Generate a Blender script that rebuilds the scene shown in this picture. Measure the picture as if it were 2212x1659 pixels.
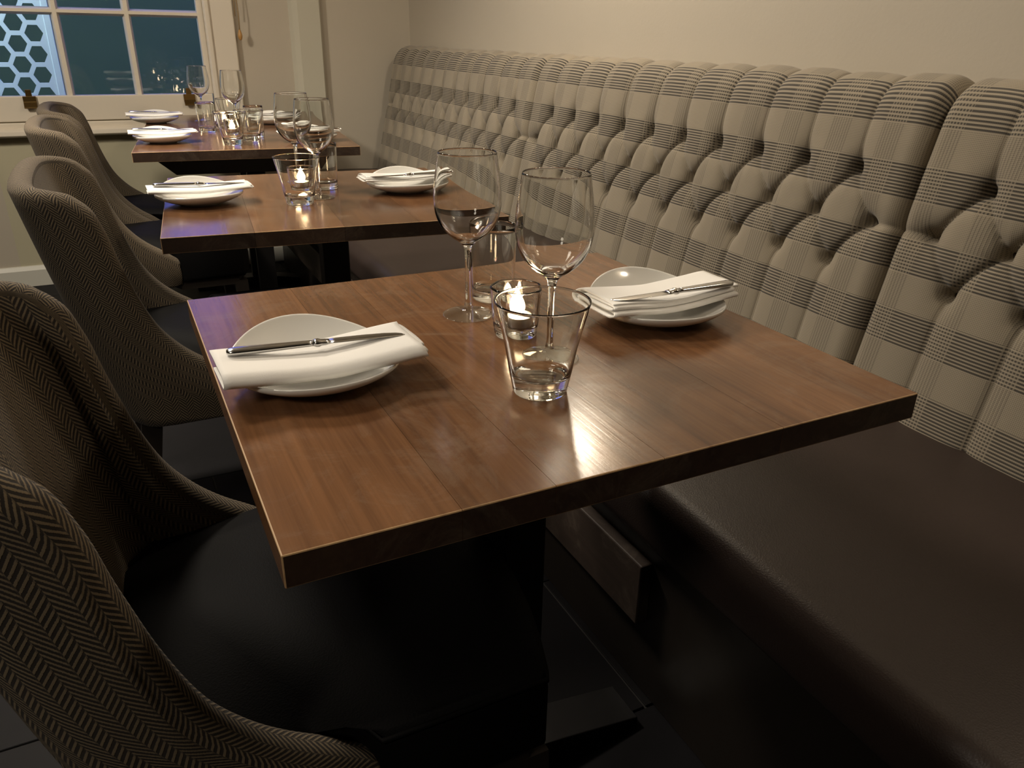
import bpy, bmesh, math, random
import numpy as np
from mathutils import Vector, Matrix, noise

random.seed(7)
for o in list(bpy.data.objects): bpy.data.objects.remove(o, do_unlink=True)
scn = bpy.context.scene
COL = scn.collection
PI = math.pi

# ------------------------------------------------------------------ camera, world, lights, exposure
cam_d = bpy.data.cameras.new('camera'); cam = bpy.data.objects.new('camera', cam_d); COL.objects.link(cam)
cam_d.sensor_width = 36.0; cam_d.lens = 36.0*1676.0/2212.0; cam_d.clip_start = 0.02
cam_d.dof.use_dof = False
rt = Vector((0.89499116, -0.44577788, 0.01651967)); up = Vector((0.16887323, 0.37285935, 0.91239122)); bk = Vector((-0.41288334, -0.81379235, 0.40898577))
m = Matrix(((rt.x, up.x, bk.x, 0), (rt.y, up.y, bk.y, 0), (rt.z, up.z, bk.z, 1.107), (0, 0, 0, 1)))
cam.matrix_world = m
scn.camera = cam
scn.view_settings.view_transform = 'Standard'; scn.view_settings.look = 'None'
scn.view_settings.gamma = 1.0; scn.view_settings.use_curve_mapping = False
scn.view_settings.exposure = 0.0

world = bpy.data.worlds.new('dusk'); scn.world = world; world.use_nodes = True
bg = world.node_tree.nodes['Background']; bg.inputs[0].default_value = (0.20, 0.22, 0.95, 1); bg.inputs[1].default_value = 1.5

def lamp(name, kind, loc, power, color, radius=0.04, target=None, size=None, spot=None, blend=0.5):
    d = bpy.data.lights.new(name, kind); o = bpy.data.objects.new(name, d); COL.objects.link(o)
    o.location = loc; d.energy = power; d.color = color
    if kind in ('POINT', 'SPOT'): d.shadow_soft_size = radius
    if kind == 'SPOT': d.spot_size = math.radians(spot); d.spot_blend = blend
    if kind == 'AREA': d.shape = 'RECTANGLE'; d.size, d.size_y = size
    if target is not None:
        o.rotation_euler = (Vector(target)-Vector(loc)).to_track_quat('-Z', 'Y').to_euler()
    return o
WARM = (1.0, 0.89, 0.74)
lamp('ceiling_or_fill_light', 'SPOT', (-0.28, 2.85, 2.42), 235, WARM, 0.24, (0.40, 1.7, 0.7), spot=150, blend=0.9)
lamp('ceiling_or_fill_light', 'SPOT', (-0.60, 1.60, 2.42), 130, WARM, 0.24, (0.9, 1.9, 0.7), spot=120, blend=0.9)
lamp('ceiling_or_fill_light', 'SPOT', (-1.6, 2.1, 2.30), 170, WARM, 0.15, (-0.1, 4.15, 0.4), spot=80, blend=0.9)  # added fill spot, brightens the far wall below the sill
lamp('ceiling_or_fill_light', 'SPOT', (-1.7, -0.5, 2.30), 60, WARM, 0.20, (-0.25, 0.7, 0.5), spot=48, blend=0.9)  # added fill spot from behind the camera for the near chair's outer side
lamp('wall_lamp_light', 'POINT', (1.37, 2.2, 1.84), 15.0, (1.0, 0.86, 0.68), 0.07)
lamp('wall_lamp_light', 'POINT', (1.37, 0.3, 1.95), 9.0, (1.0, 0.86, 0.68), 0.07)
lamp('screen_fill_light', 'POINT', (-1.0, 4.50, 1.9), 60, (0.72, 0.95, 1.0), 0.1)  # added light just outside the wall to brighten the hexagon screen

# ------------------------------------------------------------------ helpers
def new_mesh_obj(name, verts, faces, mat=None, parent=None, smooth=False, uvs=None, mats=None, midx=None):
    me = bpy.data.meshes.new(name); me.from_pydata([tuple(v) for v in verts], [], faces)
    if uvs is not None:
        ul = me.uv_layers.new(name='UVMap')
        li = np.zeros(len(me.loops), dtype=np.int32); me.loops.foreach_get('vertex_index', li)
        ul.data.foreach_set('uv', np.asarray(uvs, dtype=np.float32)[li].ravel())
    for mm in (mats or ([mat] if mat else [])): me.materials.append(mm)
    if midx is not None: me.polygons.foreach_set('material_index', midx)
    if smooth: me.polygons.foreach_set('use_smooth', [True]*len(me.polygons))
    me.update()
    o = bpy.data.objects.new(name, me); COL.objects.link(o)
    if parent: o.parent = parent
    return o
def thing(name, label, cat, loc=(0, 0, 0), rz=0, group=None):
    o = bpy.data.objects.new(name, None); COL.objects.link(o); o.empty_display_size = .05
    o.location = loc; o.rotation_euler = (0, 0, rz); o['label'] = label; o['category'] = cat
    if group: o['group'] = group
    return o
def tag(o, label, cat, group=None):
    o['label'] = label; o['category'] = cat
    if group: o['group'] = group
    return o
def struct(o): o['kind'] = 'structure'; return o
def dup(root, loc, rz, label=None, group=None):
    def cp(o, parent):
        c = o.copy(); COL.objects.link(c)
        if parent is not None: c.parent = parent
        for ch in list(o.children): cp(ch, c)
        return c
    r = cp(root, None); r.location = loc; r.rotation_euler = (0, 0, rz)
    if label: r['label'] = label
    if group: r['group'] = group
    return r
def bm_obj(name, bm, mat=None, parent=None, smooth=False, mats=None):
    me = bpy.data.meshes.new(name); bm.normal_update(); bm.to_mesh(me); bm.free()
    for mm in (mats or ([mat] if mat else [])): me.materials.append(mm)
    if smooth: me.polygons.foreach_set('use_smooth', [True]*len(me.polygons))
    o = bpy.data.objects.new(name, me); COL.objects.link(o)
    if parent: o.parent = parent
    return o
def add_box(bm, lo, hi, bevel=0.0, seg=2, bmat=None):
    v = [bm.verts.new((x, y, z)) for x in (lo[0], hi[0]) for y in (lo[1], hi[1]) for z in (lo[2], hi[2])]
    fs = [bm.faces.new([v[i] for i in f]) for f in ((0, 1, 3, 2), (4, 6, 7, 5), (0, 4, 5, 1), (2, 3, 7, 6), (0, 2, 6, 4), (1, 5, 7, 3))]
    if bevel:
        es = list({e for f in fs for e in f.edges})
        r = bmesh.ops.bevel(bm, geom=es, offset=bevel, segments=seg, profile=.5, affect='EDGES')
        if bmat is not None:
            for f in r['faces']: f.material_index = bmat
    return fs
def box(name, lo, hi, mat, parent=None, bevel=0.0, seg=2, smooth=False):
    bm = bmesh.new(); add_box(bm, lo, hi, bevel, seg)
    return bm_obj(name, bm, mat, parent, smooth)
def prism(name, poly, axis, a, b, mat, parent=None, bevel=0.0, seg=2, smooth=False):
    """poly in the plane normal to axis, from a to b"""
    bm = bmesh.new()
    def P(p, t):
        return {'x': (t, p[0], p[1]), 'y': (p[0], t, p[1]), 'z': (p[0], p[1], t)}[axis]
    A = [bm.verts.new(P(p, a)) for p in poly]; B = [bm.verts.new(P(p, b)) for p in poly]
    n = len(poly); bm.faces.new(A); bm.faces.new(B[::-1])
    for i in range(n): bm.faces.new((A[i], B[i], B[(i+1) % n], A[(i+1) % n]))
    bmesh.ops.recalc_face_normals(bm, faces=bm.faces)
    if bevel: bmesh.ops.bevel(bm, geom=list(bm.edges), offset=bevel, segments=seg, profile=.5, affect='EDGES')
    return bm_obj(name, bm, mat, parent, smooth)
def lathe(name, prof, mat, parent=None, n=48, rfun=None, close=False):
    """prof: list of (r,z); outline from one end to the other"""
    verts, faces = [], []
    rings = []
    for (r, z) in prof:
        if r < 1e-6: rings.append([len(verts)]); verts.append((0, 0, z))
        else:
            ids = []
            for k in range(n):
                t = 2*PI*k/n; rr = r*(rfun(t, z) if rfun else 1)
                ids.append(len(verts)); verts.append((rr*math.cos(t), rr*math.sin(t), z))
            rings.append(ids)
    L = len(rings)
    for i in range(L if close else L-1):
        a, b = rings[i], rings[(i+1) % L]
        if len(a) == 1 and len(b) == 1: continue
        for k in range(n):
            k2 = (k+1) % n
            if len(a) == 1: faces.append((a[0], b[k2], b[k]))
            elif len(b) == 1: faces.append((a[k], a[k2], b[0]))
            else: faces.append((a[k], a[k2], b[k2], b[k]))
    return new_mesh_obj(name, verts, faces, mat, parent, smooth=True)
def smooth_prof(pts, sub=6):
    """Catmull-Rom through the points"""
    out = []
    P = [pts[0]]+list(pts)+[pts[-1]]
    for i in range(1, len(P)-2):
        p0, p1, p2, p3 = [np.array(q, float) for q in P[i-1:i+3]]
        for s in range(sub):
            t = s/sub
            out.append(tuple(.5*((2*p1)+(-p0+p2)*t+(2*p0-5*p1+4*p2-p3)*t*t+(-p0+3*p1-3*p2+p3)*t**3)))
    out.append(tuple(pts[-1])); return out

# ------------------------------------------------------------------ materials
class NT:
    def __init__(s, name):
        s.m = bpy.data.materials.new(name); s.m.use_nodes = True; s.t = s.m.node_tree; s.n = s.t.nodes
        s.b = s.n['Principled BSDF']
    def node(s, t, **kw):
        x = s.n.new(t)
        for k, v in kw.items(): setattr(x, k, v)
        return x
    def link(s, a, b): s.t.links.new(a, b)
    def put(s, sock, v):
        if isinstance(v, (int, float)): sock.default_value = v
        elif isinstance(v, tuple): sock.default_value = v if len(v) == 4 or len(sock.default_value) == 3 else (*v, 1)
        else: s.link(v, sock)
    def math(s, op, a, b=0.0, c=None):
        x = s.node('ShaderNodeMath', operation=op); s.put(x.inputs[0], a); s.put(x.inputs[1], b)
        if c is not None: s.put(x.inputs[2], c)
        return x.outputs[0]
    def mix(s, f, a, b, blend='MIX'):
        x = s.node('ShaderNodeMix', data_type='RGBA', blend_type=blend)
        s.put(x.inputs[0], f); s.put(x.inputs[6], a); s.put(x.inputs[7], b); return x.outputs[2]
    def noise(s, vec, scale, detail=3, rough=.5, dist=0.0):
        x = s.node('ShaderNodeTexNoise'); x.inputs['Scale'].default_value = scale; x.inputs['Detail'].default_value = detail
        x.inputs['Roughness'].default_value = rough; x.inputs['Distortion'].default_value = dist
        if vec is not None: s.link(vec, x.inputs['Vector'])
        return x.outputs['Fac']
    def ramp(s, f, stops):
        x = s.node('ShaderNodeValToRGB'); s.put(x.inputs[0], f); e = x.color_ramp.elements
        while len(e) < len(stops): e.new(.5)
        for k, (p, c) in enumerate(stops): e[k].position = p; e[k].color = (*c, 1) if len(c) == 3 else c
        return x.outputs[0]
    def mapping(s, vec, scale=(1, 1, 1), loc=(0, 0, 0)):
        x = s.node('ShaderNodeMapping'); x.inputs['Scale'].default_value = scale; x.inputs['Location'].default_value = loc
        s.put(x.inputs['Vector'], vec); return x.outputs[0]
    def coord(s, k='Object'):
        return s.node('ShaderNodeTexCoord').outputs[k]
    def bump(s, h, dist=.001, strength=1.0):
        x = s.node('ShaderNodeBump'); x.inputs['Distance'].default_value = dist; x.inputs['Strength'].default_value = strength
        s.put(x.inputs['Height'], h); s.link(x.outputs[0], s.b.inputs['Normal'])
    def set(s, **kw):
        for k, v in kw.items(): s.put(s.b.inputs[k.replace('_', ' ')], v)
        return s
def plain(name, col, rough=.5, metal=0.0, **kw):
    t = NT(name); t.set(Base_Color=(*col, 1), Roughness=rough, Metallic=metal, **kw)
    c = t.coord(); n = t.noise(c, 40, 4)
    t.put(t.b.inputs['Roughness'], t.math('MULTIPLY_ADD', n, .15, rough-.075))
    return t.m

def mat_wall(name, c1, c2):
    t = NT(name); c = t.coord(); n = t.noise(c, 1.7, 4, .6)
    t.set(Base_Color=t.mix(n, (*c1, 1), (*c2, 1)), Roughness=.75)
    t.bump(t.noise(c, 120, 3), .0006, .4); return t.m
M_wall = mat_wall('wall_paint', (.50, .445, .36), (.45, .395, .31))
M_wall_low = mat_wall('wall_paint_below_sill', (.50, .46, .32), (.46, .42, .29))
M_ceil = mat_wall('ceiling_paint', (.50, .45, .37), (.46, .42, .34))
M_trim = plain('cream_gloss_paint', (.70, .63, .52), .38)
M_base = plain('baseboard_paint', (.62, .60, .52), .4)
M_screenwhite = plain('white_painted_metal', (.80, .86, .90), .5)
M_black = plain('black_powder_metal', (.012, .011, .011), .45)
M_blackwood = plain('black_stained_wood', (.018, .014, .011), .4)
M_brass = plain('aged_brass', (.16, .10, .035), .4, 1.0)
M_cord = plain('blind_cord', (.32, .22, .11), .8)
M_acorn = plain('wooden_acorn', (.42, .22, .06), .4)
M_steel = plain('polished_steel', (.62, .62, .62), .16, 1.0)
M_napkin = None

def m_porcelain():
    t = NT('white_porcelain'); t.set(Base_Color=(.78, .765, .72, 1), Roughness=.12); t.b.inputs['Coat Weight'].default_value = .3; return t.m
M_plate = m_porcelain()
def m_napkin():
    t = NT('white_napkin_cloth'); c = t.coord(); t.set(Base_Color=(.93, .91, .87, 1), Roughness=.85)
    t.b.inputs['Sheen Weight'].default_value = .2
    w = t.noise(t.mapping(c, (1, 1, 1)), 900, 2); t.bump(w, .0002, .5); return t.m
M_napkin = m_napkin()
def m_glass(name, col=(1, 1, 1), rough=0.0, ior=1.47):
    t = NT(name); t.set(Base_Color=(*col, 1), Roughness=rough, IOR=ior); t.b.inputs['Transmission Weight'].default_value = 1.0; return t.m
M_glass = m_glass('clear_glass', (.985, .99, .98))
def m_thin(name):
    t = NT(name); out = t.n['Material Output']; g = t.node('ShaderNodeBsdfGlossy'); g.inputs['Roughness'].default_value = .02
    tr = t.node('ShaderNodeBsdfTransparent'); tr.inputs[0].default_value = (.96, .97, .96, 1)
    lw = t.node('ShaderNodeLayerWeight'); fac = t.math('MULTIPLY_ADD', t.math('POWER', lw.outputs['Facing'], 4.0), .7, .13); mx = t.node('ShaderNodeMixShader')
    t.link(fac, mx.inputs[0]); t.link(tr.outputs[0], mx.inputs[1]); t.link(g.outputs[0], mx.inputs[2]); t.link(mx.outputs[0], out.inputs[0]); t.n.remove(t.b)
    return t.m
M_foot = m_thin('thin_clear_glass')
M_thick = m_glass('thick_greenish_glass', (.975, .99, .975))
M_pane = m_glass('window_glass', (.80, .88, .90))
def m_wood(name, light, dark, rough, seedoff=0.0):
    """grain runs along local Y; tone differs board by board"""
    t = NT(name); c = t.coord('Object'); oi = t.node('ShaderNodeObjectInfo'); rnd = oi.outputs['Random']
    comb = t.node('ShaderNodeCombineXYZ'); t.put(comb.inputs[0], t.math('MULTIPLY', rnd, 7.0)); t.put(comb.inputs[1], t.math('MULTIPLY', rnd, 13.0)); t.put(comb.inputs[2], t.math('MULTIPLY', rnd, 3.0))
    va = t.node('ShaderNodeVectorMath', operation='ADD'); t.link(c, va.inputs[0]); t.link(comb.outputs[0], va.inputs[1]); v = va.outputs[0]
    g1 = t.noise(t.mapping(v, (26, 1.6, 26)), 1.0, 5, .62, .6)
    g2 = t.noise(t.mapping(v, (170, 5.0, 170)), 1.0, 3, .6)
    big = t.noise(t.mapping(v, (3, .9, 3)), 1.0, 2)
    f = t.math('ADD', t.math('MULTIPLY', g1, .62), t.math('MULTIPLY', g2, .38))
    col = t.ramp(f, [(.30, dark), (.5, tuple((a+b)/2 for a, b in zip(light, dark))), (.72, light)])
    col = t.mix(t.math('MULTIPLY', big, .35), col, (dark[0]*.9, dark[1]*.8, dark[2]*.7, 1))
    tone = t.math('MULTIPLY_ADD', rnd, .5, .72)
    tc = t.node('ShaderNodeCombineXYZ'); [t.put(tc.inputs[i], tone) for i in range(3)]
    col = t.mix(1.0, col, tc.outputs[0], 'MULTIPLY')
    scuff = t.noise(c, 9, 8, .75, 1.5)
    worn = t.ramp(scuff, [(.50, (0, 0, 0)), (.66, (1, 1, 1))])
    col = t.mix(t.math('MULTIPLY', worn, .14), col, (.34, .27, .20, 1))
    t.set(Base_Color=col)
    t.put(t.b.inputs['Roughness'], t.math('ADD', rough, t.math('MULTIPLY', scuff, .14)))
    t.b.inputs['Specular IOR Level'].default_value = .45
    t.bump(t.math('ADD', t.math('MULTIPLY', g2, .6), t.math('MULTIPLY', scuff, .5)), .0005, .35)
    return t.m
M_wood = m_wood('walnut_tabletop', (.240, .115, .050), (.082, .038, .019), .10)
M_edge = m_wood('worn_walnut_edge', (.62, .42, .22), (.28, .15, .07), .4)
M_end_shaded = m_wood('walnut_end_grain_shaded', (.060, .033, .019), (.022, .012, .008), .45)  # end grain, darkened further: shade of the unlit end faces put into the colour
M_lit_strip = m_wood('lit_strip_wood', (.08, .055, .042), (.04, .028, .022), .55)

def m_leather(name, col, rough, bumpd=.0005, spec=.22):
    t = NT(name); c = t.coord(); n = t.noise(c, 5, 4, .6)
    t.set(Base_Color=t.mix(n, (*col, 1), (*[x*1.5 for x in col], 1)), Roughness=rough)
    v = t.node('ShaderNodeTexVoronoi'); v.inputs['Scale'].default_value = 420; t.link(c, v.inputs['Vector'])
    t.b.inputs['Specular IOR Level'].default_value = spec
    t.bump(v.outputs['Distance'], bumpd, .4); return t.m
M_chair_leather = m_leather('black_leather', (.0030, .0028, .0028), .65, spec=.07)
M_seat_leather = m_leather('brown_leather', (.028, .019, .016), .42, spec=.4)
M_button = m_leather('button_cloth', (.05, .042, .033), .8)

def m_herring():
    t = NT('herringbone_tweed'); sx = t.node('ShaderNodeSeparateXYZ'); t.link(t.coord('UV'), sx.inputs[0]); u, v = sx.outputs[0], sx.outputs[1]
    w, p = .0138, .0072
    n = t.noise(t.coord('UV'), 900, 2)
    k = t.math('FLOOR', t.math('DIVIDE', u, w))
    pp = t.math('PINGPONG', u, w)
    odd = t.math('MODULO', k, 2.0)
    s = t.math('ADD', t.math('ADD', v, t.math('MULTIPLY', pp, 1.15)), t.math('MULTIPLY', odd, p*.5))
    fr = t.math('FRACT', t.math('ADD', t.math('DIVIDE', s, p), 1000.0))
    fr = t.math('ADD', fr, t.math('MULTIPLY_ADD', n, .35, -.175))
    f = t.ramp(fr, [(.44, (0, 0, 0)), (.55, (1, 1, 1)), (.90, (1, 1, 1)), (1.0, (0, 0, 0))])
    # the single thread that runs down between the columns
    e = t.math('LESS_THAN', t.math('FRACT', t.math('DIVIDE', u, w)), .10)
    col = t.mix(f, (.010, .008, .006, 1), (.195, .148, .088, 1))
    col = t.mix(t.math('MULTIPLY', e, .5), col, (.05, .04, .028, 1))
    col = t.mix(t.math('MULTIPLY', t.noise(t.coord('UV'), 14, 3), .25), col, (.10, .07, .05, 1))
    t.set(Base_Color=col, Roughness=.9); t.b.inputs['Sheen Weight'].default_value = .03
    t.bump(f, .0008, .8); return t.m
M_herring = m_herring()
def m_check():
    t = NT('glen_check_wool'); sx = t.node('ShaderNodeSeparateXYZ'); t.link(t.coord('UV'), sx.inputs[0]); u, v = sx.outputs[0], sx.outputs[1]
    def frac(x, p, off=0.0): return t.math('FRACT', t.math('ADD', t.math('DIVIDE', x, p), 100.0+off))
    lp = .0062
    def line(x): 
        fx = frac(x, lp); return t.ramp(fx, [(.44, (1, 1, 1)), (.56, (0, 0, 0)), (.93, (0, 0, 0)), (1.0, (1, 1, 1))])
    bh = t.math('LESS_THAN', t.math('ABSOLUTE', t.math('SUBTRACT', frac(v, .130, -.414/.130+.5), .5)), .25)
    bv = t.math('LESS_THAN', t.math('ABSOLUTE', t.math('SUBTRACT', frac(u, .128, .2), .5)), .19)
    sh, sv = line(v), line(u)
    fine = t.math('MULTIPLY', t.math('LESS_THAN', frac(u, .0030), .5), t.math('LESS_THAN', frac(v, .0030), .5))
    nb = t.math('SUBTRACT', 1.0, bh)
    a = t.math('MULTIPLY', t.math('MULTIPLY', bh, sh), t.math('SUBTRACT', 1.0, t.math('MULTIPLY', bv, t.math('MULTIPLY', t.math('SUBTRACT', 1.0, sv), .55))))
    b = t.math('MULTIPLY', t.math('MULTIPLY', nb, bv), t.math('MULTIPLY', sv, .26))
    c = t.math('MULTIPLY', fine, t.math('MULTIPLY_ADD', nb, .34, .16))
    d = t.math('MINIMUM', t.math('ADD', t.math('ADD', t.math('MULTIPLY', a, .88), b), c), 1.0)
    n = t.noise(t.coord('UV'), 6, 3)
    base = t.mix(n, (.320, .272, .195, 1), (.285, .240, .178, 1))
    col = t.mix(d, base, (.028, .024, .020, 1))
    t.set(Base_Color=col, Roughness=.92); t.b.inputs['Sheen Weight'].default_value = .15
    t.bump(t.noise(t.coord('UV'), 700, 2), .0006, .5); return t.m
M_check = m_check()
def m_floor():
    t = NT('dark_slate_tile'); oi = t.node('ShaderNodeObjectInfo'); c = t.coord()
    n = t.noise(c, 6, 6, .65)
    col = t.mix(n, (.004, .004, .005, 1), (.011, .010, .012, 1))
    t.set(Base_Color=t.mix(t.math('MULTIPLY', oi.outputs['Random'], .4), col, (.008, .007, .006, 1)), Roughness=.6)
    t.b.inputs['Specular IOR Level'].default_value = .15
    t.bump(n, .002, .5); return t.m
M_tile = m_floor()
M_grout = plain('tile_grout', (.022, .020, .019), .8)
def m_emit(name, col, s):
    t = NT(name); t.set(Base_Color=(*col, 1)); t.b.inputs['Emission Color'].default_value = (*col, 1); t.b.inputs['Emission Strength'].default_value = s; return t.m
M_flame = m_emit('candle_flame', (1.0, .72, .42), 220)
def m_wax():
    t = NT('white_wax'); t.set(Base_Color=(.85, .80, .70, 1), Roughness=.4)
    t.b.inputs['Subsurface Weight'].default_value = .4; t.b.inputs['Subsurface Radius'].default_value = (.01, .006, .003); return t.m
M_wax = m_wax()
M_tin = plain('aluminium_cup', (.7, .7, .7), .3, 1.0)
M_outwall = mat_wall('dark_outside_render', (.15, .23, .07), (.11, .18, .055))
M_ground = mat_wall('dark_outside_ground', (.11, .16, .06), (.08, .12, .045))

# ------------------------------------------------------------------ room shell
FY, RX, LX, BY, CH = 4.15, 1.48, -4.0, -4.0, 2.45
WL, WR, WB, WT = -0.43, 0.46, 0.835, 2.15     # window opening (glazed part)
floor = struct(box('floor', (LX, BY, -.06), (RX, FY, -.004), M_grout))
tiles_me = None
ty = -1.6; r = 0
for j in range(16):
    y0 = 1.21-.39*8+.39*j
    if y0 < BY-.39: continue
    for i in range(7):
        x0 = -2.6+.6*i-(.3 if j % 2 else 0)
        a, b = x0+.002, min(x0+.6, RX)-.002; c, d = max(y0, BY)+.002, min(y0+.39, FY)-.002
        if b-a < .03 or d-c < .03: continue
        t = box('tile', (0, 0, -.004), (b-a, d-c, random.uniform(-.0005, .0)), M_tile, floor, .0012, 1); t.location = (a, c, 0)
struct(box('ceiling', (LX, BY, CH), (RX, FY, CH+.05), M_ceil))
struct(box('wall_right', (RX, BY, 0), (RX+.1, FY, CH), M_wall))
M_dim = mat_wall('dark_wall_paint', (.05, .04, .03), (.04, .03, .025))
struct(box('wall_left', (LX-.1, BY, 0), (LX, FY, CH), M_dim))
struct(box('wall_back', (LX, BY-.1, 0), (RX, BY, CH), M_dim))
wf = bpy.data.objects.new('wall_far', None); COL.objects.link(wf); struct(wf)
def far_piece(nm, x0, x1, z0, z1, mat=M_wall, y=FY): return box(nm, (x0, y, z0), (x1, FY+.22, z1), mat, wf)
far_piece('wall_panel', WR+.03, RX, 0, CH)
far_piece('wall_panel', LX, WL-.03, 0, CH)
far_piece('wall_panel', WL-.03, WR+.03, 0, WB-.05, M_wall_low)
far_piece('wall_panel', WL-.03, WR+.03, WT+.03, CH)
# pilaster: shallow boxed pier right of the window, rounded on its left side
prism('trim_1', [(.872, FY), (.885, FY-.022), (.91, FY-.032), (1.013, FY-.034), (1.018, FY-.03), (1.018, FY)], 'z', 0, CH, mat_wall('pier_paint', (.52, .49, .39), (.48, .45, .36)), bevel=0)['kind'] = 'structure'
struct(prism('baseboard_far', [(FY, 0), (FY-.018, 0), (FY-.018, .075), (FY-.008, .092), (FY, .094)], 'x', LX, RX, M_base))
struct(prism('baseboard_right', [(RX, 0), (RX-.018, 0), (RX-.018, .075), (RX-.008, .092), (RX, .094)], 'y', BY, FY-.02, M_base))

# window: sash with three panes per row
win = bpy.data.objects.new('window_1', None); COL.objects.link(win); struct(win)
box('bottom_rail', (WL-.02, FY-.012, WB-.105), (WR+.02, FY+.045, WB), M_trim, win, .004)
box('apron_board', (WL-.15, FY-.018, .690), (WR+.155, FY+.0, WB-.109), M_trim, win, .004)
prism('sill', [(FY, .668), (FY-.045, .668), (FY-.055, .676), (FY-.052, .694), (FY-.03, .704), (FY, .704)], 'x', WL-.17, WR+.175, M_trim, win, .002)
for sgn, xe in ((1, WR), (-1, WL)):
    a, b = sorted((xe, xe+sgn*.025)); box('stile', (a, FY-.008, WB), (b, FY+.045, WT), M_trim, win, .003)
    a, b = sorted((xe+sgn*.025, xe+sgn*.155)); box('casing', (a, FY-.030, .704), (b, FY+.03, WT+.08), M_trim, win, .006)
    a, b = sorted((xe+sgn*.028, xe+sgn*.05)); box('casing_bead', (a, FY-.040, .704), (b, FY-.030, WT+.06), M_trim, win, .005)
box('top_rail', (WL-.02, FY-.008, WT), (WR+.02, FY+.045, WT+.06), M_trim, win, .003)
XB = [(-.128, -.100), (.152, .180)]
ZB = [(1.162, 1.186), (1.50, 1.55), (1.85, 1.874)]
def bar(lo, hi, ax):
    # moulded glazing bar: narrow nose towards the room, wide at the glass
    if ax == 'z':
        a, b = lo[0], hi[0]; prism('glazing_bar', [(a-.004, FY+.03), (a, FY+.02), (a+.006, FY), (b-.006, FY), (b, FY+.02), (b+.004, FY+.03)], 'z', lo[1], hi[1], M_trim, win)
    else:
        a, b = lo[1], hi[1]; prism('glazing_bar', [(FY+.031, a-.004), (FY+.021, a), (FY+.001, a+.006), (FY+.001, b-.006), (FY+.021, b), (FY+.031, b+.004)], 'x', lo[0], hi[0], M_trim, win)
for a, b in XB: bar((a, WB), (b, WT), 'z')
for a, b in ZB: bar((WL, a), (WR, b), 'x')
xs = [WL, XB[0][0], XB[0][1], XB[1][0], XB[1][1], WR]; zs = [WB, ZB[0][0], ZB[0][1], ZB[1][0], ZB[1][1], ZB[2][0], ZB[2][1], WT]
for i in range(3):
    for j in range(4):
        box('pane', (xs[2*i], FY+.022, zs[2*j]), (xs[2*i+1], FY+.026, zs[2*j+1]), M_pane, win)
for x in (-.275, .375):
    l = prism('sash_lift', [(FY-.012, .80), (FY-.016, .80), (FY-.034, .785), (FY-.04, .79), (FY-.022, .812), (FY-.022, .835), (FY-.012, .835)], 'x', x-.025, x+.025, M_brass, win, .0015)
    bm = bmesh.new(); add_box(bm, (x-.012, FY-.014, .83), (x+.012, FY-.010, .862), .002); bm_obj('back_plate', bm, M_brass, l)

# hexagon-pierced white screen outside the left pane
def hexgrid(name, x0, x1, z0, z1, y0, y1, pitch, bar_w, mat, cx0, cz0, border, sq=1.0):
    """flat sheet with hexagonal holes, extruded; flat-topped cells in columns"""
    verts, faces = [], []
    ro = pitch/math.sqrt(3); ri = (pitch-bar_w)/math.sqrt(3); dx = pitch*.8660254*sq
    for i in range(-14, 15):
        for j in range(-18, 19):
            cx, cz = cx0+i*dx, cz0+j*pitch+(pitch/2 if i % 2 else 0)
            if cx-ro < x0 or cx+ro > x1-border*.0 or cz < z0-pitch or cz > z1+pitch: continue
            base = len(verts)
            for rad, yy in ((ro, y0), (ri, y0), (ro, y1), (ri, y1)):
                for k in range(6):
                    t = k*PI/3; verts.append((cx+rad*math.cos(t)*sq, yy, min(max(cz+rad*math.sin(t), z0), z1)))
            for k in range(6):
                k2 = (k+1) % 6
                faces.append((base+k, base+k2, base+6+k2, base+6+k))
                faces.append((base+12+k2, base+12+k, base+18+k, base+18+k2))
                faces.append((base+6+k, base+6+k2, base+18+k2, base+18+k))
    return new_mesh_obj(name, verts, faces, mat)
scr = thing('hexagon_screen', 'pale blue-white hexagon lattice screen outside the left window pane', 'screen', (0, 4.90, .0))
hx = hexgrid('lattice', -1.5, -.16, .0, 2.2, -.006, .006, .0974, .0215, M_screenwhite, -.243, .984, 0, .95); hx.parent = scr
box('border_strip', (-.187, -.010, .0), (-.157, .010, 2.2), M_screenwhite, scr, .002)
# filler plates between the last column of cells and the border
for j in range(23):
    zc = .984-.0974*10+.0974*j
    if 0.05 < zc < 2.15:
        ro_ = .0974/math.sqrt(3)*.95
        prism('filler_plate', [(-.243+ro_/2, zc-.0487), (-.243+ro_, zc), (-.243+ro_/2, zc+.0487), (-.182, zc+.0487), (-.182, zc-.0487)], 'y', -.006, .006, M_screenwhite, scr)
gd = box('ground', (-12, FY+.25, -.3), (12, 30, -.2), M_ground); struct(gd)
gw = box('garden_wall', (-10, 7.6, -.2), (10, 7.8, 1.62), M_outwall); tag(gw, 'dark teal garden wall seen outside through the window', 'wall')

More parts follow.
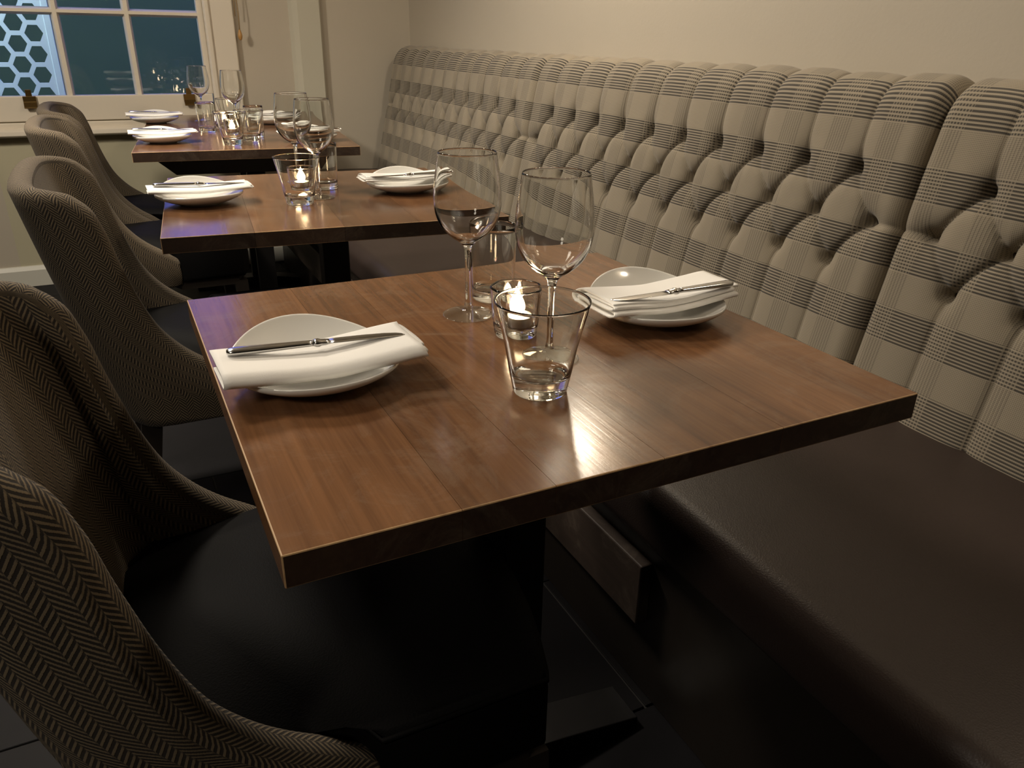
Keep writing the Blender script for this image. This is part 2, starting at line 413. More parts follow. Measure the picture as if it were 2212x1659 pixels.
# blind cord with wooden acorn
cordt = thing('blind_cord', 'brown blind cord with wooden acorn hanging right of the window frame', 'cord', (.632, FY-.045, 1.08))
verts = []; 
def tube(name, pts, r, mat, parent=None, n=8):
    verts, faces = [], []
    P = [Vector(p) for p in pts]
    for i, p in enumerate(P):
        d = (P[min(i+1, len(P)-1)]-P[max(i-1, 0)]).normalized(); a = d.orthogonal().normalized()
        if i and abs(a.dot(pa)) < .99:
            a = (pa-d*pa.dot(d)).normalized()
        pa = a; b = d.cross(a)
        rr = r[i] if isinstance(r, (list, tuple)) else r
        for k in range(n):
            t = 2*PI*k/n; verts.append(p+(a*math.cos(t)+b*math.sin(t))*rr)
    for i in range(len(P)-1):
        for k in range(n):
            k2 = (k+1) % n; faces.append((i*n+k, i*n+k2, (i+1)*n+k2, (i+1)*n+k))
    faces.append(tuple(range(n))[::-1]); faces.append(tuple((len(P)-1)*n+k for k in range(n)))
    return new_mesh_obj(name, verts, faces, mat, parent, smooth=True)
tube('cord', [(0, 0, .03), (.003, 0, .1), (-.002, 0, .2), (.002, 0, .6), (0, 0, 1.1)], .0022, M_cord, cordt)
tube('cord', [(-.012, .003, .09), (-.008, .003, .2), (-.006, .003, .6), (-.004, .003, 1.1)], .0022, M_cord, cordt)
lathe('acorn', smooth_prof([(0, -.012), (.006, -.008), (.010, .006), (.008, .020), (.004, .032), (0, .036)], 4), M_acorn, cordt, 16)

# ------------------------------------------------------------------ banquette
BQ = thing('banquette', 'long grey-brown checked button-back banquette with brown leather seat along the right wall', 'bench', (0, 0, 0))
PITCH = .1402; Y0 = .986; NCH = 11; SEC = PITCH*NCH
ZB0 = .44; SL = .22
def base_x(z): return 1.363+SL*(z-.872)
line_pts = [(base_x(ZB0), ZB0), (base_x(.93), .93)]
top_pts = [(base_x(.93), .93), (1.3865, .972), (1.399, .998), (1.420, 1.014), (1.447, 1.020), (1.478, 1.020)]
prof = [(base_x(z), z) for z in np.linspace(ZB0, .915, 24)]+smooth_prof(top_pts, 6)
prof = np.array(prof); seg = np.hypot(*np.diff(prof, axis=0).T); arc = np.concatenate([[0], np.cumsum(seg)]); VL = arc[-1]
def vof(z): return (z-ZB0)*math.hypot(1, SL)
V1, V2, V3 = vof(.872), vof(.780), vof(.690)
def back_section(k):
    """tufted back section number k; spans Y0+k*SEC .. Y0+(k+1)*SEC"""
    ya, yb = Y0+k*SEC, Y0+(k+1)*SEC
    us = np.linspace(ya, yb, NCH*36+1); vs = np.linspace(0, VL, 172)
    U, V = np.meshgrid(us, vs)
    segs = []; btn = []
    for c in range(NCH+1):
        y = ya+c*PITCH
        if 0 < c < NCH:
            segs.append((y, V1, y, VL+.2)); segs.append((y, -.2, y, V3)); btn += [(y, V1), (y, V3)]
            segs += [(y, V1, y-PITCH/2, V2), (y, V1, y+PITCH/2, V2), (y, V3, y-PITCH/2, V2), (y, V3, y+PITCH/2, V2)]
        if c < NCH: btn.append((y+PITCH/2, V2))
    segs += [(ya, V2, ya+PITCH/2, V2), (yb-PITCH/2, V2, yb, V2)]
    D = np.full(U.shape, 9.0); DP = np.full(U.shape, 9.0)
    for (x1, y1, x2, y2) in segs:
        dx, dy = x2-x1, y2-y1; L2 = dx*dx+dy*dy
        t = np.clip(((U-x1)*dx+(V-y1)*dy)/L2, 0, 1)
        dd = np.hypot(U-x1-t*dx, V-y1-t*dy); D = np.minimum(D, dd)
        if abs(dx) > 1e-6: DP = np.minimum(DP, dd+(0 if dx*dy < 0 else .009))   # pleats run down to the left
    RB = np.full(U.shape, 9.0)
    for (x1, y1) in btn: RB = np.minimum(RB, np.hypot(U-x1, (V-y1)))
    ds = np.minimum(U-ya, yb-U)
    mid = np.clip(np.minimum((V1+.05-V)/.05, (V-V3+.05)/.05), 0, 1)
    Dm = .058*(1-mid)+.046*mid
    f = np.sqrt(np.clip(1-(1-np.clip(D/Dm, 0, 1))**2, 0, 1))
    A = (.0125*(1-mid)+.0095*mid)+.010*np.exp(-(RB/.038)**2)
    Hh = .036-A*(1-f)-.009*np.exp(-DP/.0040)*mid
    Hh -= .015*np.exp(-(RB/.022)**1.5)+.027*np.exp(-(RB/.0100)**2)
    fs = np.sqrt(np.clip(1-(1-np.clip(ds/.035, 0, 1))**2, 0, 1))
    Hh = np.maximum(Hh-.045*(1-fs), -.012)
    # soft unevenness of the stuffing
    rs = np.random.RandomState(10+k)
    for c in range(NCH):
        cell = (U > ya+c*PITCH) & (U <= ya+(c+1)*PITCH); Hh = np.where(cell & (V > V1), Hh+rs.uniform(-.0025, .0025)*np.clip((V-V1)/.05, 0, 1)*np.clip(D/.03, 0, 1), Hh)
    # keep the top edge scallop flat against the wall, taper under at the seat
    Hh *= np.clip((VL+.012-V)/.05, .12, 1)**.5
    px = np.interp(V, arc, prof[:, 0]); pz = np.interp(V, arc, prof[:, 1])
    e = .004
    tx = np.interp(V+e, arc, prof[:, 0])-np.interp(V-e, arc, prof[:, 0]); tz = np.interp(V+e, arc, prof[:, 1])-np.interp(V-e, arc, prof[:, 1])
    L = np.hypot(tx, tz); nx, nz = -tz/L, tx/L
    X = px+nx*Hh; Z = pz+nz*Hh
    # cloth leans into the seams a touch
    Yc = np.clip(U, ya+.0006, yb-.0006)
    P = np.stack([X, Yc, Z], -1).reshape(-1, 3)
    nr, nc = U.shape
    faces = []
    idx = np.arange(nr*nc).reshape(nr, nc)
    q = np.stack([idx[:-1, :-1], idx[:-1, 1:], idx[1:, 1:], idx[1:, :-1]], -1).reshape(-1, 4)[:, ::-1]
    uv = np.stack([U+.013*k, V+ZB0-.46], -1).reshape(-1, 2)
    verts = P.tolist(); faces = q.tolist(); uvl = uv.tolist()
    # side cheeks: join each end column back to the wall plane
    for col, flip in ((0, False), (nc-1, True)):
        b0 = len(verts)
        for r_ in range(nr):
            x, y, z = P[idx[r_, col]]; verts.append([1.476, y, min(z, 1.019)]); uvl.append([uvl[idx[r_, col]][0]+(1.476-x)*(1 if flip else -1), uvl[idx[r_, col]][1]])
        for r_ in range(nr-1):
            a, b, c, d = int(idx[r_, col]), int(idx[r_+1, col]), b0+r_+1, b0+r_
            faces.append((a, b, c, d) if flip else (d, c, b, a))
    me = bpy.data.meshes.new('tufted_back'); me.from_pydata(verts, [], faces)
    ul = me.uv_layers.new(name='UVMap'); li = np.zeros(len(me.loops), dtype=np.int32); me.loops.foreach_get('vertex_index', li)
    ul.data.foreach_set('uv', np.asarray(uvl, dtype=np.float32)[li].ravel())
    me.materials.append(M_check); me.polygons.foreach_set('use_smooth', [True]*len(me.polygons)); me.update()
    o = bpy.data.objects.new('tufted_back', me); COL.objects.link(o); o.parent = BQ
    return o, btn
btn_mesh = None
for k in (-1, 0, 1):
    o, btn = back_section(k)
    if btn_mesh is None:
        bt = lathe('button', smooth_prof([(0, .0050), (.004, .0045), (.0075, .0025), (.0090, .0), (.0085, -.003)], 3), M_button, o, 14); btn_mesh = bt.data; first = bt
    for n_, (y, v) in enumerate(btn):
        if y < .45: continue
        if first is not None: b = first; first = None; b.parent = o
        else: b = bpy.data.objects.new('button', btn_mesh); COL.objects.link(b); b.parent = o
        b.location = (float(np.interp(v, arc, prof[:, 0]))+.014, y, float(np.interp(v, arc, prof[:, 1])))
        b.rotation_euler = (0, -PI/2+math.atan(SL)*0-.2, 0)

def loft_rounded(name, y0, y1, sec, mat, parent, ny=40, wob=0.0):
    """closed (x,z) section swept along Y with rounded ends"""
    n = len(sec); sec = np.array(sec); c = sec.mean(0); verts, faces = [], []
    ys = [y0, y0+.004, y0+.012]+list(np.linspace(y0+.03, y1-.03, ny))+[y1-.012, y1-.004, y1]
    for i, y in enumerate(ys):
        e = min(y-y0, y1-y); ins = .012*(1-math.sqrt(max(0, 1-(1-min(e/.012, 1))**2)))
        for (x, z) in sec:
            dx, dz = x-c[0], z-c[1]; sx = (abs(dx)-ins)/max(abs(dx), 1e-6); sz = (abs(dz)-ins)/max(abs(dz), 1e-6)
            w = wob*noise.noise(Vector((x*5, y*3, 2.2))) if z > c[1] else 0
            verts.append((c[0]+dx*max(sx, 0), y, c[1]+dz*max(sz, 0)+w))
    L = len(ys)
    for i in range(L-1):
        for k in range(n):
            k2 = (k+1) % n; faces.append((i*n+k, i*n+k2, (i+1)*n+k2, (i+1)*n+k))
    faces.append(tuple(range(n))[::-1]); faces.append(tuple((L-1)*n+k for k in range(n)))
    o = new_mesh_obj(name, verts, faces, mat, parent, smooth=True)
    bm = bmesh.new(); bm.from_mesh(o.data); bmesh.ops.recalc_face_normals(bm, faces=bm.faces); bm.to_mesh(o.data); bm.free(); o.data.polygons.foreach_set('use_smooth', [True]*len(o.data.polygons))
    return o
sec = [(1.30, .345), (.700, .345)]
for a in np.linspace(-PI/2, 0, 5): sec.append((.690-.022*math.cos(a), .375+.028*math.sin(a)))
for a in np.linspace(0, PI/2, 7): sec.append((.713-.045*math.cos(a), .415+.040*math.sin(a)))
for x in np.linspace(.76, 1.24, 9): sec.append((x, .455+.012*math.sin((x-.72)/.56*PI)))
sec += [(1.30, .455)]
loft_rounded('seat_cushion', -.56, 4.08, sec, M_seat_leather, BQ, 90, .004)
box('base_panel', (.715, -.54, .0), (.745, 4.06, .345), M_blackwood, BQ, .002)
box('lit_strip', (.690, .86, .16), (.715, 4.05, .285), M_lit_strip, BQ, .003)  # added board, its brown stands in for a lit strip of the front
box('back_frame', (1.40, -.55, .0), (1.475, 4.07, .95), M_blackwood, BQ)

# ------------------------------------------------------------------ tables
def make_table(name, label, x0, y0, w, d, rz, cols, cuts):
    T = thing(name, label, 'table', (x0, y0, 0), rz)
    zt, th = .75, .031
    for a, b in zip(cuts[:-1], cuts[1:]):
        bm = bmesh.new()
        e = .0002
        add_box(bm, (a+(e if a > 0 else 0), 0, zt-th), (b-(e if b < w else 0), d, zt))
        es = []
        for ed in bm.edges:
            v1, v2 = [v.co for v in ed.verts]
            outer = lambda v: [abs(v.x) < 1e-5, abs(v.x-w) < 1e-5, abs(v.y) < 1e-5, abs(v.y-d) < 1e-5]
            o1, o2 = outer(v1), outer(v2)
            if any(p and q for p, q in zip(o1, o2)) and not (abs(v1.z-v2.z) > 1e-3 and sum(o1) < 2): es.append(ed)
        r_ = bmesh.ops.bevel(bm, geom=es, offset=.0013, segments=2, profile=.5, affect='EDGES')
        for f in r_['faces']: f.material_index = 1
        bm.normal_update()
        for f in bm.faces:
            if abs(f.normal.y) > .99: f.material_index = 2
        o = bm_obj('board', bm, None, T, mats=[M_wood, M_edge, M_end_shaded])
    for cyy in cols:
        prism('cross_beam', [(.045, zt-th), (w-.045, zt-th), (w-.045, zt-th-.014), (w-.115, zt-th-.075), (.115, zt-th-.075), (.045, zt-th-.014)], 'y', cyy-.035, cyy+.035, M_blackwood, T, .002)
        box('column', (w/2-.014, cyy-.0375, .045), (w/2+.050, cyy+.0375, zt-th-.075), M_black, T, .003)
        prism('foot_beam', [(.10, .0), (w-.10, .0), (w-.10, .016), (w/2+.06, .045), (w/2-.06, .045), (.10, .016)], 'y', cyy-.04, cyy+.04, M_black, T, .002)
    for yy in ((cols[0], cols[-1]) if len(cols) > 1 else ()): pass
    return T
T1 = make_table('dining_table', 'nearest walnut dining table with worn edges and two place settings', .063, .500, .701, .672, 0, [.335], [0, .147, .236, .352, .50, .701])
T2 = make_table('dining_table', 'second walnut dining table, between the nearest one and the one by the window', .056, 1.581, .701, .700, math.radians(-5.5), [.345], [0, .17, .345, .50, .701])
T3 = make_table('dining_table', 'long walnut dining table at the window with four place settings', .059, 2.812, .725, 1.26, math.radians(-6.0), [.24, 1.0], [0, .20, .33, .52, .725])

# ------------------------------------------------------------------ chairs
def make_chair():
    C = thing('tub_chair', '', 'chair', (0, 0, 0), 0, 'herringbone chairs facing the banquette')
    hw, th = .258, .044
    # rim (outer edge) and hem (outer edge) of the shell, from the near arm front to the centre of the back
    rim = [(.150, -hw+.004, .410), (.114, -hw, .436), (.070, -hw, .465), (.028, -hw, .502), (-.009, -hw, .552), (-.036, -hw, .617), (-.056, -hw, .687), (-.071, -hw, .748), (-.089, -hw, .790), (-.118, -hw+.002, .812), (-.155, -hw+.010, .821), (-.187, -hw+.036, .826), (-.204, -hw+.088, .829), (-.210, -.09, .831), (-.211, 0, .832)]
    hem = [(.150, -hw+.010, .345), (.122, -hw+.004, .340), (.098, -hw+.004, .340), (.076, -hw+.004, .340), (.056, -hw+.004, .340), (.040, -hw+.004, .340), (.026, -hw+.004, .340), (.012, -hw+.004, .340), (-.004, -hw+.005, .340), (-.030, -hw+.010, .340), (-.052, -hw+.026, .340), (-.074, -hw+.062, .340), (-.088, -hw+.115, .340), (-.094, -.08, .340), (-.096, 0, .340)]
    def full(c):
        c = smooth_prof(c, 5); return c+[(x, -y, z) for (x, y, z) in c[-2::-1]]
    R, Hm = np.array(full(rim)), np.array(full(hem)); n = len(R)
    def inward(c):
        t = np.gradient(c, axis=0)[:, :2]; t[:] = t/np.maximum(np.hypot(t[:, 0], t[:, 1]), 1e-9)[:, None]
        nn = np.stack([t[:, 1], -t[:, 0]], 1); return nn
    # use the plan of the hem for the inward direction (the rim stands on it)
    N = inward(Hm); N = N/np.hypot(N[:, 0], N[:, 1])[:, None]
    cen = np.array([.08, 0.0])
    for i in range(n):
        if np.dot(N[i], cen-Hm[i, :2]) < 0: N[i] = -N[i]
    Nr = N.copy()
    # tangent along rim in 3D, cap direction = in-surface, away from the shell
    tr = np.gradient(R, axis=0); tr /= np.linalg.norm(tr, axis=1)[:, None]
    nt = 26
    rows = []; uvr = []
    half = n//2
    rz_ = R[:half, 2].copy(); rx_ = R[:half, 0].copy(); k_ = rz_ < .79
    zz = np.maximum.accumulate(rz_[k_]); xx = rx_[k_]; zz = np.concatenate([zz, [1.0]]); xx = np.concatenate([xx, [xx[-1]-(1.0-zz[-2])*.30]])
    zg = np.linspace(.30, 1.0, 300); xg = np.interp(zg, zz, xx); xg = np.convolve(np.pad(xg, 6, mode='edge'), np.ones(13)/13, 'valid')
    sg = np.concatenate([[0], np.cumsum(np.hypot(np.diff(zg), np.diff(xg)))])
    def uvof(c):
        """columns run parallel to the front edge of the wings, upright across the back"""
        d = np.linalg.norm(np.diff(c[:, :2], axis=0), axis=1); s = np.concatenate([[0], np.cumsum(d)]); s = np.minimum(s, s[-1]-s)
        return np.stack([np.interp(c[:, 2], zg, xg)-c[0, 0]+s+1.0, np.interp(c[:, 2], zg, sg)], 1)
    for j in range(nt+1):
        t = j/nt; c = Hm*(1-t)+R*t
        bul = math.sin(PI*t)*.006
        c = c.copy(); c[:, :2] -= N*bul
        rows.append(c); uvr.append(uvof(c))
    capn = 8
    for j in range(1, capn):
        a = PI*j/capn
        N3 = np.concatenate([Nr, np.zeros((n, 1))], 1)
        cd = np.cross(tr, N3); cd /= np.linalg.norm(cd, axis=1)[:, None]
        sgn = np.sign(np.einsum('ij,ij->i', cd, R-Hm)); cd *= sgn[:, None]
        c = R+N3*(th/2)*(1-math.cos(a))+cd*(th/2)*math.sin(a)*.75
        rows.append(c); ph = np.clip((R[:, 2]-.79)/.06, 0, 1)*PI/2; q = uvof(R); q[:, 0] -= j*.0085*np.cos(ph); q[:, 1] += j*.0085*np.sin(ph); uvr.append(q)
    for j in range(nt+1):
        t = 1-j/nt; c = (Hm*(1-t)+R*t).copy()
        c[:, :2] += N*(th+.012*math.sin(PI*t))
        rows.append(c); q = uvof(c); q[:, 0] = 1.9-q[:, 0]; uvr.append(q)
    verts = np.concatenate(rows).tolist(); uv = np.concatenate(uvr).tolist(); faces = []
    m_ = len(rows)
    for j in range(m_-1):
        for i in range(n-1):
            faces.append((j*n+i, j*n+i+1, (j+1)*n+i+1, (j+1)*n+i))
    for i in range(n-1): faces.append(((m_-1)*n+i, (m_-1)*n+i+1, i+1, i))
    # front ends of the arms: rounded closing strip
    for i, fl in ((0, False), (n-1, True)):
        loop = [j*n+i for j in range(m_)]
        c = np.mean([verts[q] for q in loop], axis=0); c[0] += .012
        verts.append(c.tolist()); uv.append([uv[loop[0]][0], c[2]]); ci = len(verts)-1
        for q in range(m_):
            a, b = loop[q], loop[(q+1) % m_]; faces.append((a, b, ci) if fl else (b, a, ci))
    o = new_mesh_obj('shell', verts, faces, M_herring, C, True, uvs=uv)
    bm = bmesh.new(); bm.from_mesh(o.data); bmesh.ops.recalc_face_normals(bm, faces=bm.faces); bm.to_mesh(o.data); bm.free()
    o.data.polygons.foreach_set('use_smooth', [True]*len(o.data.polygons))
    # seat cushion: T-shaped, bowed front
    def seatpoly(g):
        P = [(-.075+g, -.145+g), (-.02, -.208+g), (.135, -.212+g), (.155, -.256+g), (.345-g, -.256+g)]
        P += [(.345+.052*math.cos(a*PI/2)-g, -.262*a*1.0+g*np.sign(a)) for a in (-.0,)] if False else []
        fr = [(.345+.050*(1-(y/.256)**2)-g, y) for y in np.linspace(-.244, .244, 11)]
        P += fr+[(x, -y) for (x, y) in P[::-1]]
        return P
    poly = seatpoly(0)
    bm = bmesh.new(); A = [bm.verts.new((x, y, .352)) for x, y in poly]; B = [bm.verts.new((x, y, .462)) for x, y in poly]
    nn = len(poly); bm.faces.new(A[::-1]); top = bm.faces.new(B)
    for i in range(nn): bm.faces.new((A[i], A[(i+1) % nn], B[(i+1) % nn], B[i]))
    bmesh.ops.bevel(bm, geom=[e for e in bm.edges if abs(e.verts[0].co.z-e.verts[1].co.z) < 1e-6], offset=.014, segments=4, profile=.5, affect='EDGES')
    s = bm_obj('seat', bm, M_chair_leather, C, True)
    pp = [(x*.998, y*.998, .4585) for x, y in poly]; tube('piping', pp+[pp[0]], .0032, M_chair_leather, C, 6)
    # box band under the cushion
    prism('seat_frame', [(x*.96-.002, y*.96) for x, y in poly], 'z', .325, .356, M_blackwood, C)
    for (x, y, lx, ly) in ((.335, -.225, .02, -.01), (.335, .225, .02, .01), (-.04, -.20, -.05, -.01), (-.04, .20, -.05, .01)):
        a, b = .021, .014
        V = [(x+sx*a, y+sy*a, .335) for sx, sy in ((-1, -1), (1, -1), (1, 1), (-1, 1))]+[(x+lx+sx*b, y+ly+sy*b, 0) for sx, sy in ((-1, -1), (1, -1), (1, 1), (-1, 1))]
        new_mesh_obj('leg', V, [(0, 1, 2, 3), (7, 6, 5, 4), (0, 4, 5, 1), (1, 5, 6, 2), (2, 6, 7, 3), (3, 7, 4, 0)], M_blackwood, C)
    return C
CH1 = make_chair(); CH1.location = (-.010, .814, 0)
CH1['label'] = 'nearest herringbone tub chair with black seat, pushed under the front table'
dup(CH1, (.022, 1.885, 0), 0, 'herringbone tub chair at the second table, rim and outer side in full view')
dup(CH1, (-.01, 2.93, 0), 0, 'herringbone tub chair at the near end of the window table, third in the row')
dup(CH1, (-.004, 3.50, 0), 0, 'herringbone tub chair closest to the window, farthest of the row')

# ------------------------------------------------------------------ place settings
def make_plate():
    R = .0945; n = 72
    def rimz(t): return .0240+.022*max(0, math.sin(t))**2+.004*max(0, -math.sin(t))**2
    prof_in = [(0.0, .006), (.25, .0062), (.45, .0085), (.62, .20), (.78, .45), (.90, .72), (.97, .93), (1.0, 1.0)]
    verts, faces = [], []
    rings = []
    # inner surface: fraction radius, fraction height
    inner = [(.0, 0), (.2, .0), (.38, .01), (.52, .08), (.65, .22), (.77, .42), (.87, .64), (.94, .82), (.985, .96)]
    lip = [(1.0, 1.0, .0004), (1.006, 1.0, -.0012), (1.003, .985, -.0035)]
    outer = [(.95, .80), (.87, .58), (.76, .36), (.64, .17), (.53, .05), (.47, .0)]
    def ring(r, zf):
        ids = []
        for k in range(n):
            t = 2*PI*k/n; ids.append(len(verts)); verts.append((r*R*math.cos(t), r*R*math.sin(t), zf(t)))
        rings.append(ids)
    verts.append((0, 0, .0065)); rings.append([0])
    for fr, fz in inner[1:]: ring(fr, lambda t, fz=fz: .0065+(rimz(t)-.0065)*fz)
    for fr, fz, dz in lip: ring(fr, lambda t, fz=fz, dz=dz: rimz(t)*fz+dz)
    for fr, fz in outer: ring(fr, lambda t, fz=fz: .0015+(rimz(t)-.006)*fz)
    ring(.465, lambda t: 0.0); ring(.43, lambda t: 0.0); ring(.42, lambda t: .002)
    verts.append((0, 0, .002)); rings.append([len(verts)-1])
    for a, b in zip(rings[:-1], rings[1:]):
        for k in range(n):
            k2 = (k+1) % n
            if len(a) == 1: faces.append((a[0], b[k], b[k2]))
            elif len(b) == 1: faces.append((a[k2], a[k], b[0]))
            else: faces.append((a[k2], a[k], b[k], b[k2]))
    o = new_mesh_obj('side_plate', verts, faces, M_plate, None, True)
    return o
def make_napkin():
    """flattened roll: rounded edge at -y, open layered edge at +y, long axis x"""
    L = .108; w = .043; t = .0016
    def sheet(name, pts, xa, xb, par):
        pts = smooth_prof(pts, 4); nx = 30; verts = []; faces = []; n = len(pts)
        s = 0
        for i in range(nx+1):
            u = i/nx
            for j, (y, z) in enumerate(pts):
                x = (xa+(xb-xa)*u)*L/.108
                x += .004*math.sin(j/n*5.0+u)*max(0, u-.5)*2
                sag = -.006*math.cos((u-.5)*PI)**1.5 if True else 0
                wob = .0012*noise.noise(Vector((x*28, y*40, z*60)))
                k = 1+.10*(u-.35)*(1 if y > 0 else .3)
                verts.append((x, y*k-.004*(u-.5), z+sag+wob*.6+.003*abs(u-.5)))
        for i in range(nx):
            for j in range(n-1):
                faces.append((i*n+j, i*n+j+1, (i+1)*n+j+1, (i+1)*n+j))
        o = new_mesh_obj(name, verts, faces, M_napkin, par, True)
        md = o.modifiers.new('s', 'SOLIDIFY'); md.thickness = .0026; md.offset = 0
        return o
    N = thing('napkin', '', 'napkin')
    sheet('outer_fold', [(.022, .0008), (-.02, .0010), (-.038, .0014), (-.0455, .0050), (-.0465, .0090), (-.040, .0138), (-.03, .0152), (0, .0152), (.025, .0150), (.039, .0146)], -.108, .106, N)
    sheet('inner_fold', [(-.030, .0030), (0, .0026), (.036, .0018), (.0455, .0026), (.0480, .0048), (.0455, .0068), (.034, .0074), (0, .0076), (-.028, .0070)], -.100, .111, N)
    sheet('inner_fold', [(-.026, .0094), (0, .0096), (.032, .0092), (.0405, .0098), (.0425, .0112), (.0400, .0126), (.030, .0128), (0, .0124), (-.024, .0118)], -.097, .108, N)
    return N
def make_knife():
    K = thing('table_knife', '', 'knife')
    def loft(name, st, n=14, mat=M_steel):
        verts, faces = [], []
        for (x, hw_, hh, yo) in st:
            for k in range(n):
                a = 2*PI*k/n; ca, sa = math.cos(a), math.sin(a)
                verts.append((x, yo+hw_*math.copysign(abs(ca)**.8, ca), hh*math.copysign(abs(sa)**.8, sa)))
        for i in range(len(st)-1):
            for k in range(n):
                k2 = (k+1) % n; faces.append((i*n+k, i*n+k2, (i+1)*n+k2, (i+1)*n+k))
        faces.append(tuple(range(n))[::-1]); faces.append(tuple((len(st)-1)*n+k for k in range(n)))
        return new_mesh_obj(name, verts, faces, mat, K, True)
    loft('handle', [(-.096, .0008, .0008, 0), (-.0955, .0035, .0022, 0), (-.093, .0062, .0034, 0), (-.088, .0074, .0040, 0), (-.07, .0072, .0040, 0), (-.04, .0062, .0036, 0), (-.012, .0050, .0032, 0), (-.006, .0048, .0030, 0)])
    loft('bolster', [(-.006, .0050, .0032, 0), (-.003, .0062, .0042, 0), (0.0, .0064, .0044, 0), (.003, .0052, .0032, 0), (.007, .0058, .0030, 0), (.012, .0070, .0016, .001)])
    loft('blade', [(.010, .0066, .0012, .001), (.02, .0078, .0010, .0015), (.05, .0080, .0008, .0015), (.075, .0076, .0007, .001), (.088, .0062, .0006, -.0005), (.094, .0040, .0005, -.002), (.0965, .0012, .0004, -.004)])
    return K
PL = make_plate(); NP = make_napkin(); KN = make_knife()
sets = [ # x, y, z rotation, label of the place
    (.168, .818, 0.00, 'at the left side of the nearest table'),
    (.648, .836, PI, 'at the banquette side of the nearest table'),
    (.165, 1.905, -.02, 'at the chair side of the second table'),
    (.645, 1.880, PI-.06, 'at the banquette side of the second table'),
    (.172, 3.055, -.04, 'on the window table, chair side, nearer one'),
    (.190, 3.730, -.04, 'on the window table, chair side, farther one'),
    (.655, 2.930, PI-.08, 'on the window table, banquette side, nearer one'),
    (.640, 3.560, PI-.08, 'on the window table, banquette side, farther one'),
]
def cpy(src, loc, rz):
    return dup(src, loc, rz)
for i, (x, y, rz, wh) in enumerate(sets):
    p = PL if i == 0 else cpy(PL, (0, 0, 0), 0)
    p.location = (x, y, .7501); p.rotation_euler = (0, 0, .15 if i%2 == 0 else -.1)
    tag(p, 'white side plate '+wh, 'plate', 'white side plates')
    n = NP if i == 0 else cpy(NP, (0, 0, 0), 0)
    off = Vector((.002, -.016 if i % 2 == 0 or True else 0)); s, c = math.sin(rz), math.cos(rz)
    yo = -.020 if abs(rz) < 1 else -.004
    n.location = (x, y+yo, .7775); n.rotation_euler = (0, 0, rz+.03)
    if i > 1: n.scale = (1, .85, .62); n.location.z += .004; n.location.y += .008
    tag(n, 'folded white napkin '+wh, 'napkin', 'white folded napkins')
    k = KN if i == 0 else cpy(KN, (0, 0, 0), 0)
    ky = .006 if abs(rz) < 1 else .018
    if i > 1: ky -= .002
    k.location = (x+.001, y+yo+(ky if abs(rz) < 1 else -.032), .7970 if i < 2 else .7945); k.rotation_euler = (0, 0.02, rz+(-.06 if abs(rz) < 1 else -.05))
    tag(k, 'steel knife '+wh, 'knife', 'steel table knives')

# glassware
def make_wine_glass():
    G = thing('wine_glass', '', 'glass')
    outer_b = [(.0052, .0935), (.0065, .0985), (.0125, .1045), (.0235, .1120), (.0350, .1240), (.0420, .1390), (.0450, .1560), (.0445, .1740), (.0425, .1920), (.0402, .2080), (.0385, .2205)]
    inner_b = [(.0375, .2203), (.0392, .2080), (.0414, .1920), (.0434, .1740), (.0438, .1560), (.0406, .1400), (.0335, .1262), (.0225, .1152), (.0110, .1085), (.0, .1070)]
    lathe('bowl', smooth_prof(outer_b, 4)+[(.0383, .2210), (.0378, .2210)]+smooth_prof(inner_b, 4), M_glass, G, 56)
    lathe('stem', smooth_prof([(.0060, .0120), (.0048, .0180), (.0043, .0280), (.0040, .0500), (.0041, .0780), (.0052, .0935)], 4), M_glass, G, 32)
    lathe('foot', smooth_prof([(.0, .0000), (.020, .0004), (.0330, .0006), (.0352, .0012), (.0352, .0022), (.0300, .0035), (.0180, .0058), (.0095, .0082), (.0060, .0120)], 4), M_foot, G, 56)
    return G
def make_tumbler():
    pr = [(.0, .0005), (.026, .0), (.0295, .0012), (.0305, .0040), (.0312, .0080), (.0345, .0240), (.0400, .0560), (.0470, .0860), (.0515, .1035)]
    inn = [(.0500, .1040), (.0455, .0860), (.0385, .0560), (.0332, .0300), (.0300, .0215), (.0240, .0190), (.0120, .0175), (.0, .0172)]
    return lathe('tumbler', smooth_prof(pr, 5)+[(.0514, .1046), (.0506, .1049)]+smooth_prof(inn, 5), M_thick, None, 64)
def make_highball():
    pr = [(.0, .0005), (.026, .0), (.0300, .0015), (.0310, .0050), (.0318, .0200), (.0330, .0600), (.0345, .1080)]
    inn = [(.0331, .1080), (.0316, .0600), (.0302, .0240), (.0280, .0165), (.0200, .0140), (.0, .0135)]
    return lathe('highball_glass', smooth_prof(pr, 5)+[(.0341, .1088)]+smooth_prof(inn, 5), M_thick, None, 56)
def make_votive():
    def rf(t, z): return 1+.022*math.cos(7*t)*max(0, min(1, (z-.006)/.01))
    pr = [(.0, .0005), (.0235, .0), (.0265, .0015), (.0280, .0060), (.0300, .0250), (.0318, .0480), (.0330, .0640)]
    inn = [(.0302, .0640), (.0288, .0480), (.0268, .0250), (.0245, .0150), (.0180, .0125), (.0, .0120)]
    return lathe('candle_holder', smooth_prof(pr, 5)+[(.0324, .0655), (.0310, .0655)]+smooth_prof(inn, 5), M_glass, None, 84, rf)
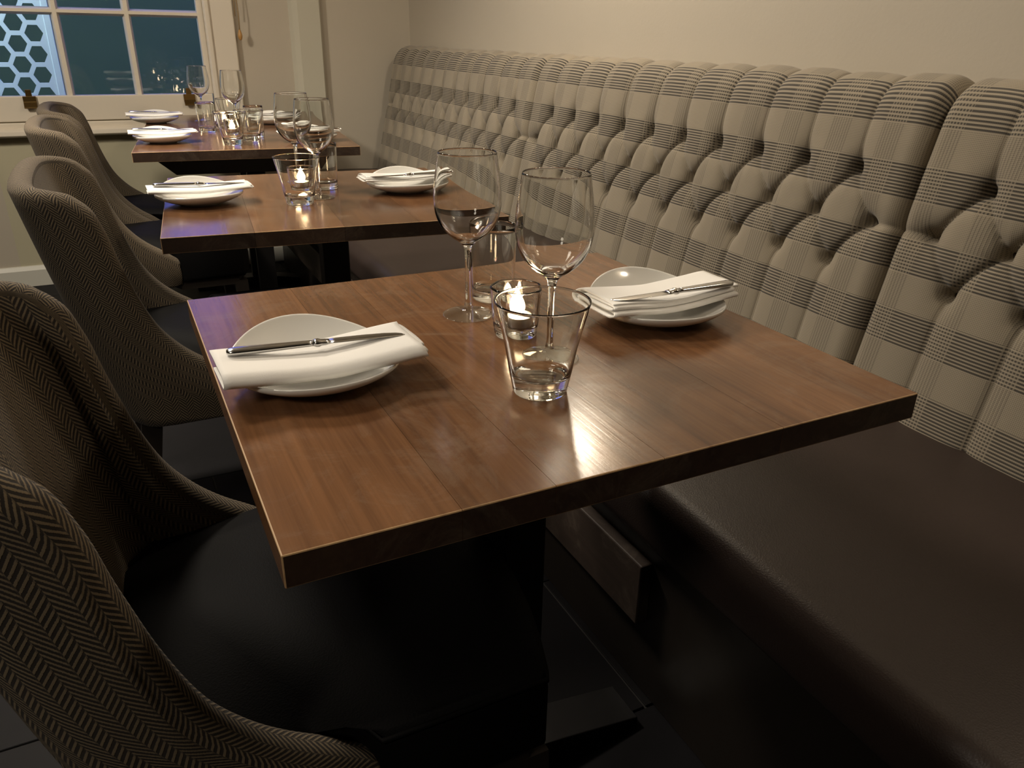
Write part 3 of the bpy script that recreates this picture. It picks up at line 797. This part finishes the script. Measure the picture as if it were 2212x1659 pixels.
def make_tealight():
    T = thing('tealight', '', 'candle')
    lathe('cup', [(.0, .0), (.0185, .0), (.0190, .001), (.0190, .0150), (.0194, .0155), (.0187, .0155), (.0185, .0145)], M_tin, T, 36)
    lathe('wax', smooth_prof([(.0183, .0035), (.0183, .0125), (.0150, .0122), (.005, .0120), (.0, .0122)], 3), M_wax, T, 36)
    tube('wick', [(0, 0, .0115), (.0003, 0, .015), (.0012, 0, .0185)], .0007, M_black, T, 6)
    lathe('flame', smooth_prof([(.0, .0150), (.0065, .0170), (.0110, .0240), (.0100, .0320), (.0050, .0420), (.0, .0520)], 5), M_flame, T, 20)
    return T
WG, TU, HB, VO, TL = make_wine_glass(), make_tumbler(), make_highball(), make_votive(), make_tealight()
used = set()
def place(src, x, y, label, cat, group, rz=0.0, z=.7501):
    o = src if src.name not in used else cpy(src, (0, 0, 0), 0)
    used.add(src.name); o.location = (x, y, z); o.rotation_euler = (0, 0, rz); tag(o, label, cat, group); return o
wg, tu, hb, vo, tl = 'wine glasses', 'flared tumblers', 'straight tumblers', 'candle holders', 'lit tealights'
place(WG, .410, .947, 'empty wine glass on the nearest table, left one, beside the candle holder', 'glass', wg)
place(WG, .436, .760, 'empty wine glass behind the front tumbler on the nearest table', 'glass', wg, .5)
place(TU, .381, .683, 'large flared clear tumbler at the front of the nearest table', 'glass', tu)
place(HB, .475, 1.005, 'straight clear tumbler standing behind the wine glasses on the nearest table', 'glass', hb)
place(VO, .436, .852, 'glass candle holder glowing behind the front tumbler on the nearest table', 'candle holder', vo)
place(TL, .436, .852, 'lit tealight in the candle holder on the nearest table', 'candle', tl, z=.7630)
place(WG, .426, 1.866, 'wine glass nearest to the tumbler on the second table', 'glass', wg, .2)
place(WG, .420, 2.060, 'wine glass at the back of the second table', 'glass', wg, .9)
place(TU, .369, 1.812, 'large flared clear tumbler on the second table in front of the candle', 'glass', tu, .3)
place(HB, .470, 1.985, 'straight clear tumbler behind the candle on the second table', 'glass', hb, .3)
place(VO, .400, 1.925, 'glass candle holder behind the tumbler on the second table', 'candle holder', vo, .4)
place(TL, .400, 1.925, 'lit tealight in the candle holder on the second table', 'candle', tl, z=.7630)
place(TU, .385, 2.915, 'large flared tumbler at the front of the window table, left of two', 'glass', tu, .6)
place(VO, .415, 3.115, 'glass candle holder behind the front tumbler on the window table', 'candle holder', vo, .2)
place(TL, .415, 3.115, 'lit tealight behind the front tumbler on the window table', 'candle', tl, z=.7630)
place(HB, .495, 3.120, 'straight tumbler right of the candle on the window table', 'glass', hb, .1)
place(TU, .458, 2.995, 'large flared tumbler at the front of the window table, right of two', 'glass', tu, .4)
place(WG, .462, 3.330, 'wine glass behind the candle on the window table', 'glass', wg, .3)
place(WG, .385, 3.760, 'wine glass farthest left on the window table, before the window pane', 'glass', wg, .1)
place(HB, .352, 3.330, 'straight tumbler farthest left on the window table', 'glass', hb, .7)
place(TU, .470, 3.560, 'flared tumbler at the far end of the window table', 'glass', tu, .7)
place(VO, .425, 3.430, 'glass candle holder at the far end of the window table', 'candle holder', vo, .2)
place(TL, .425, 3.430, 'lit tealight at the far end of the window table', 'candle', tl, z=.7630)
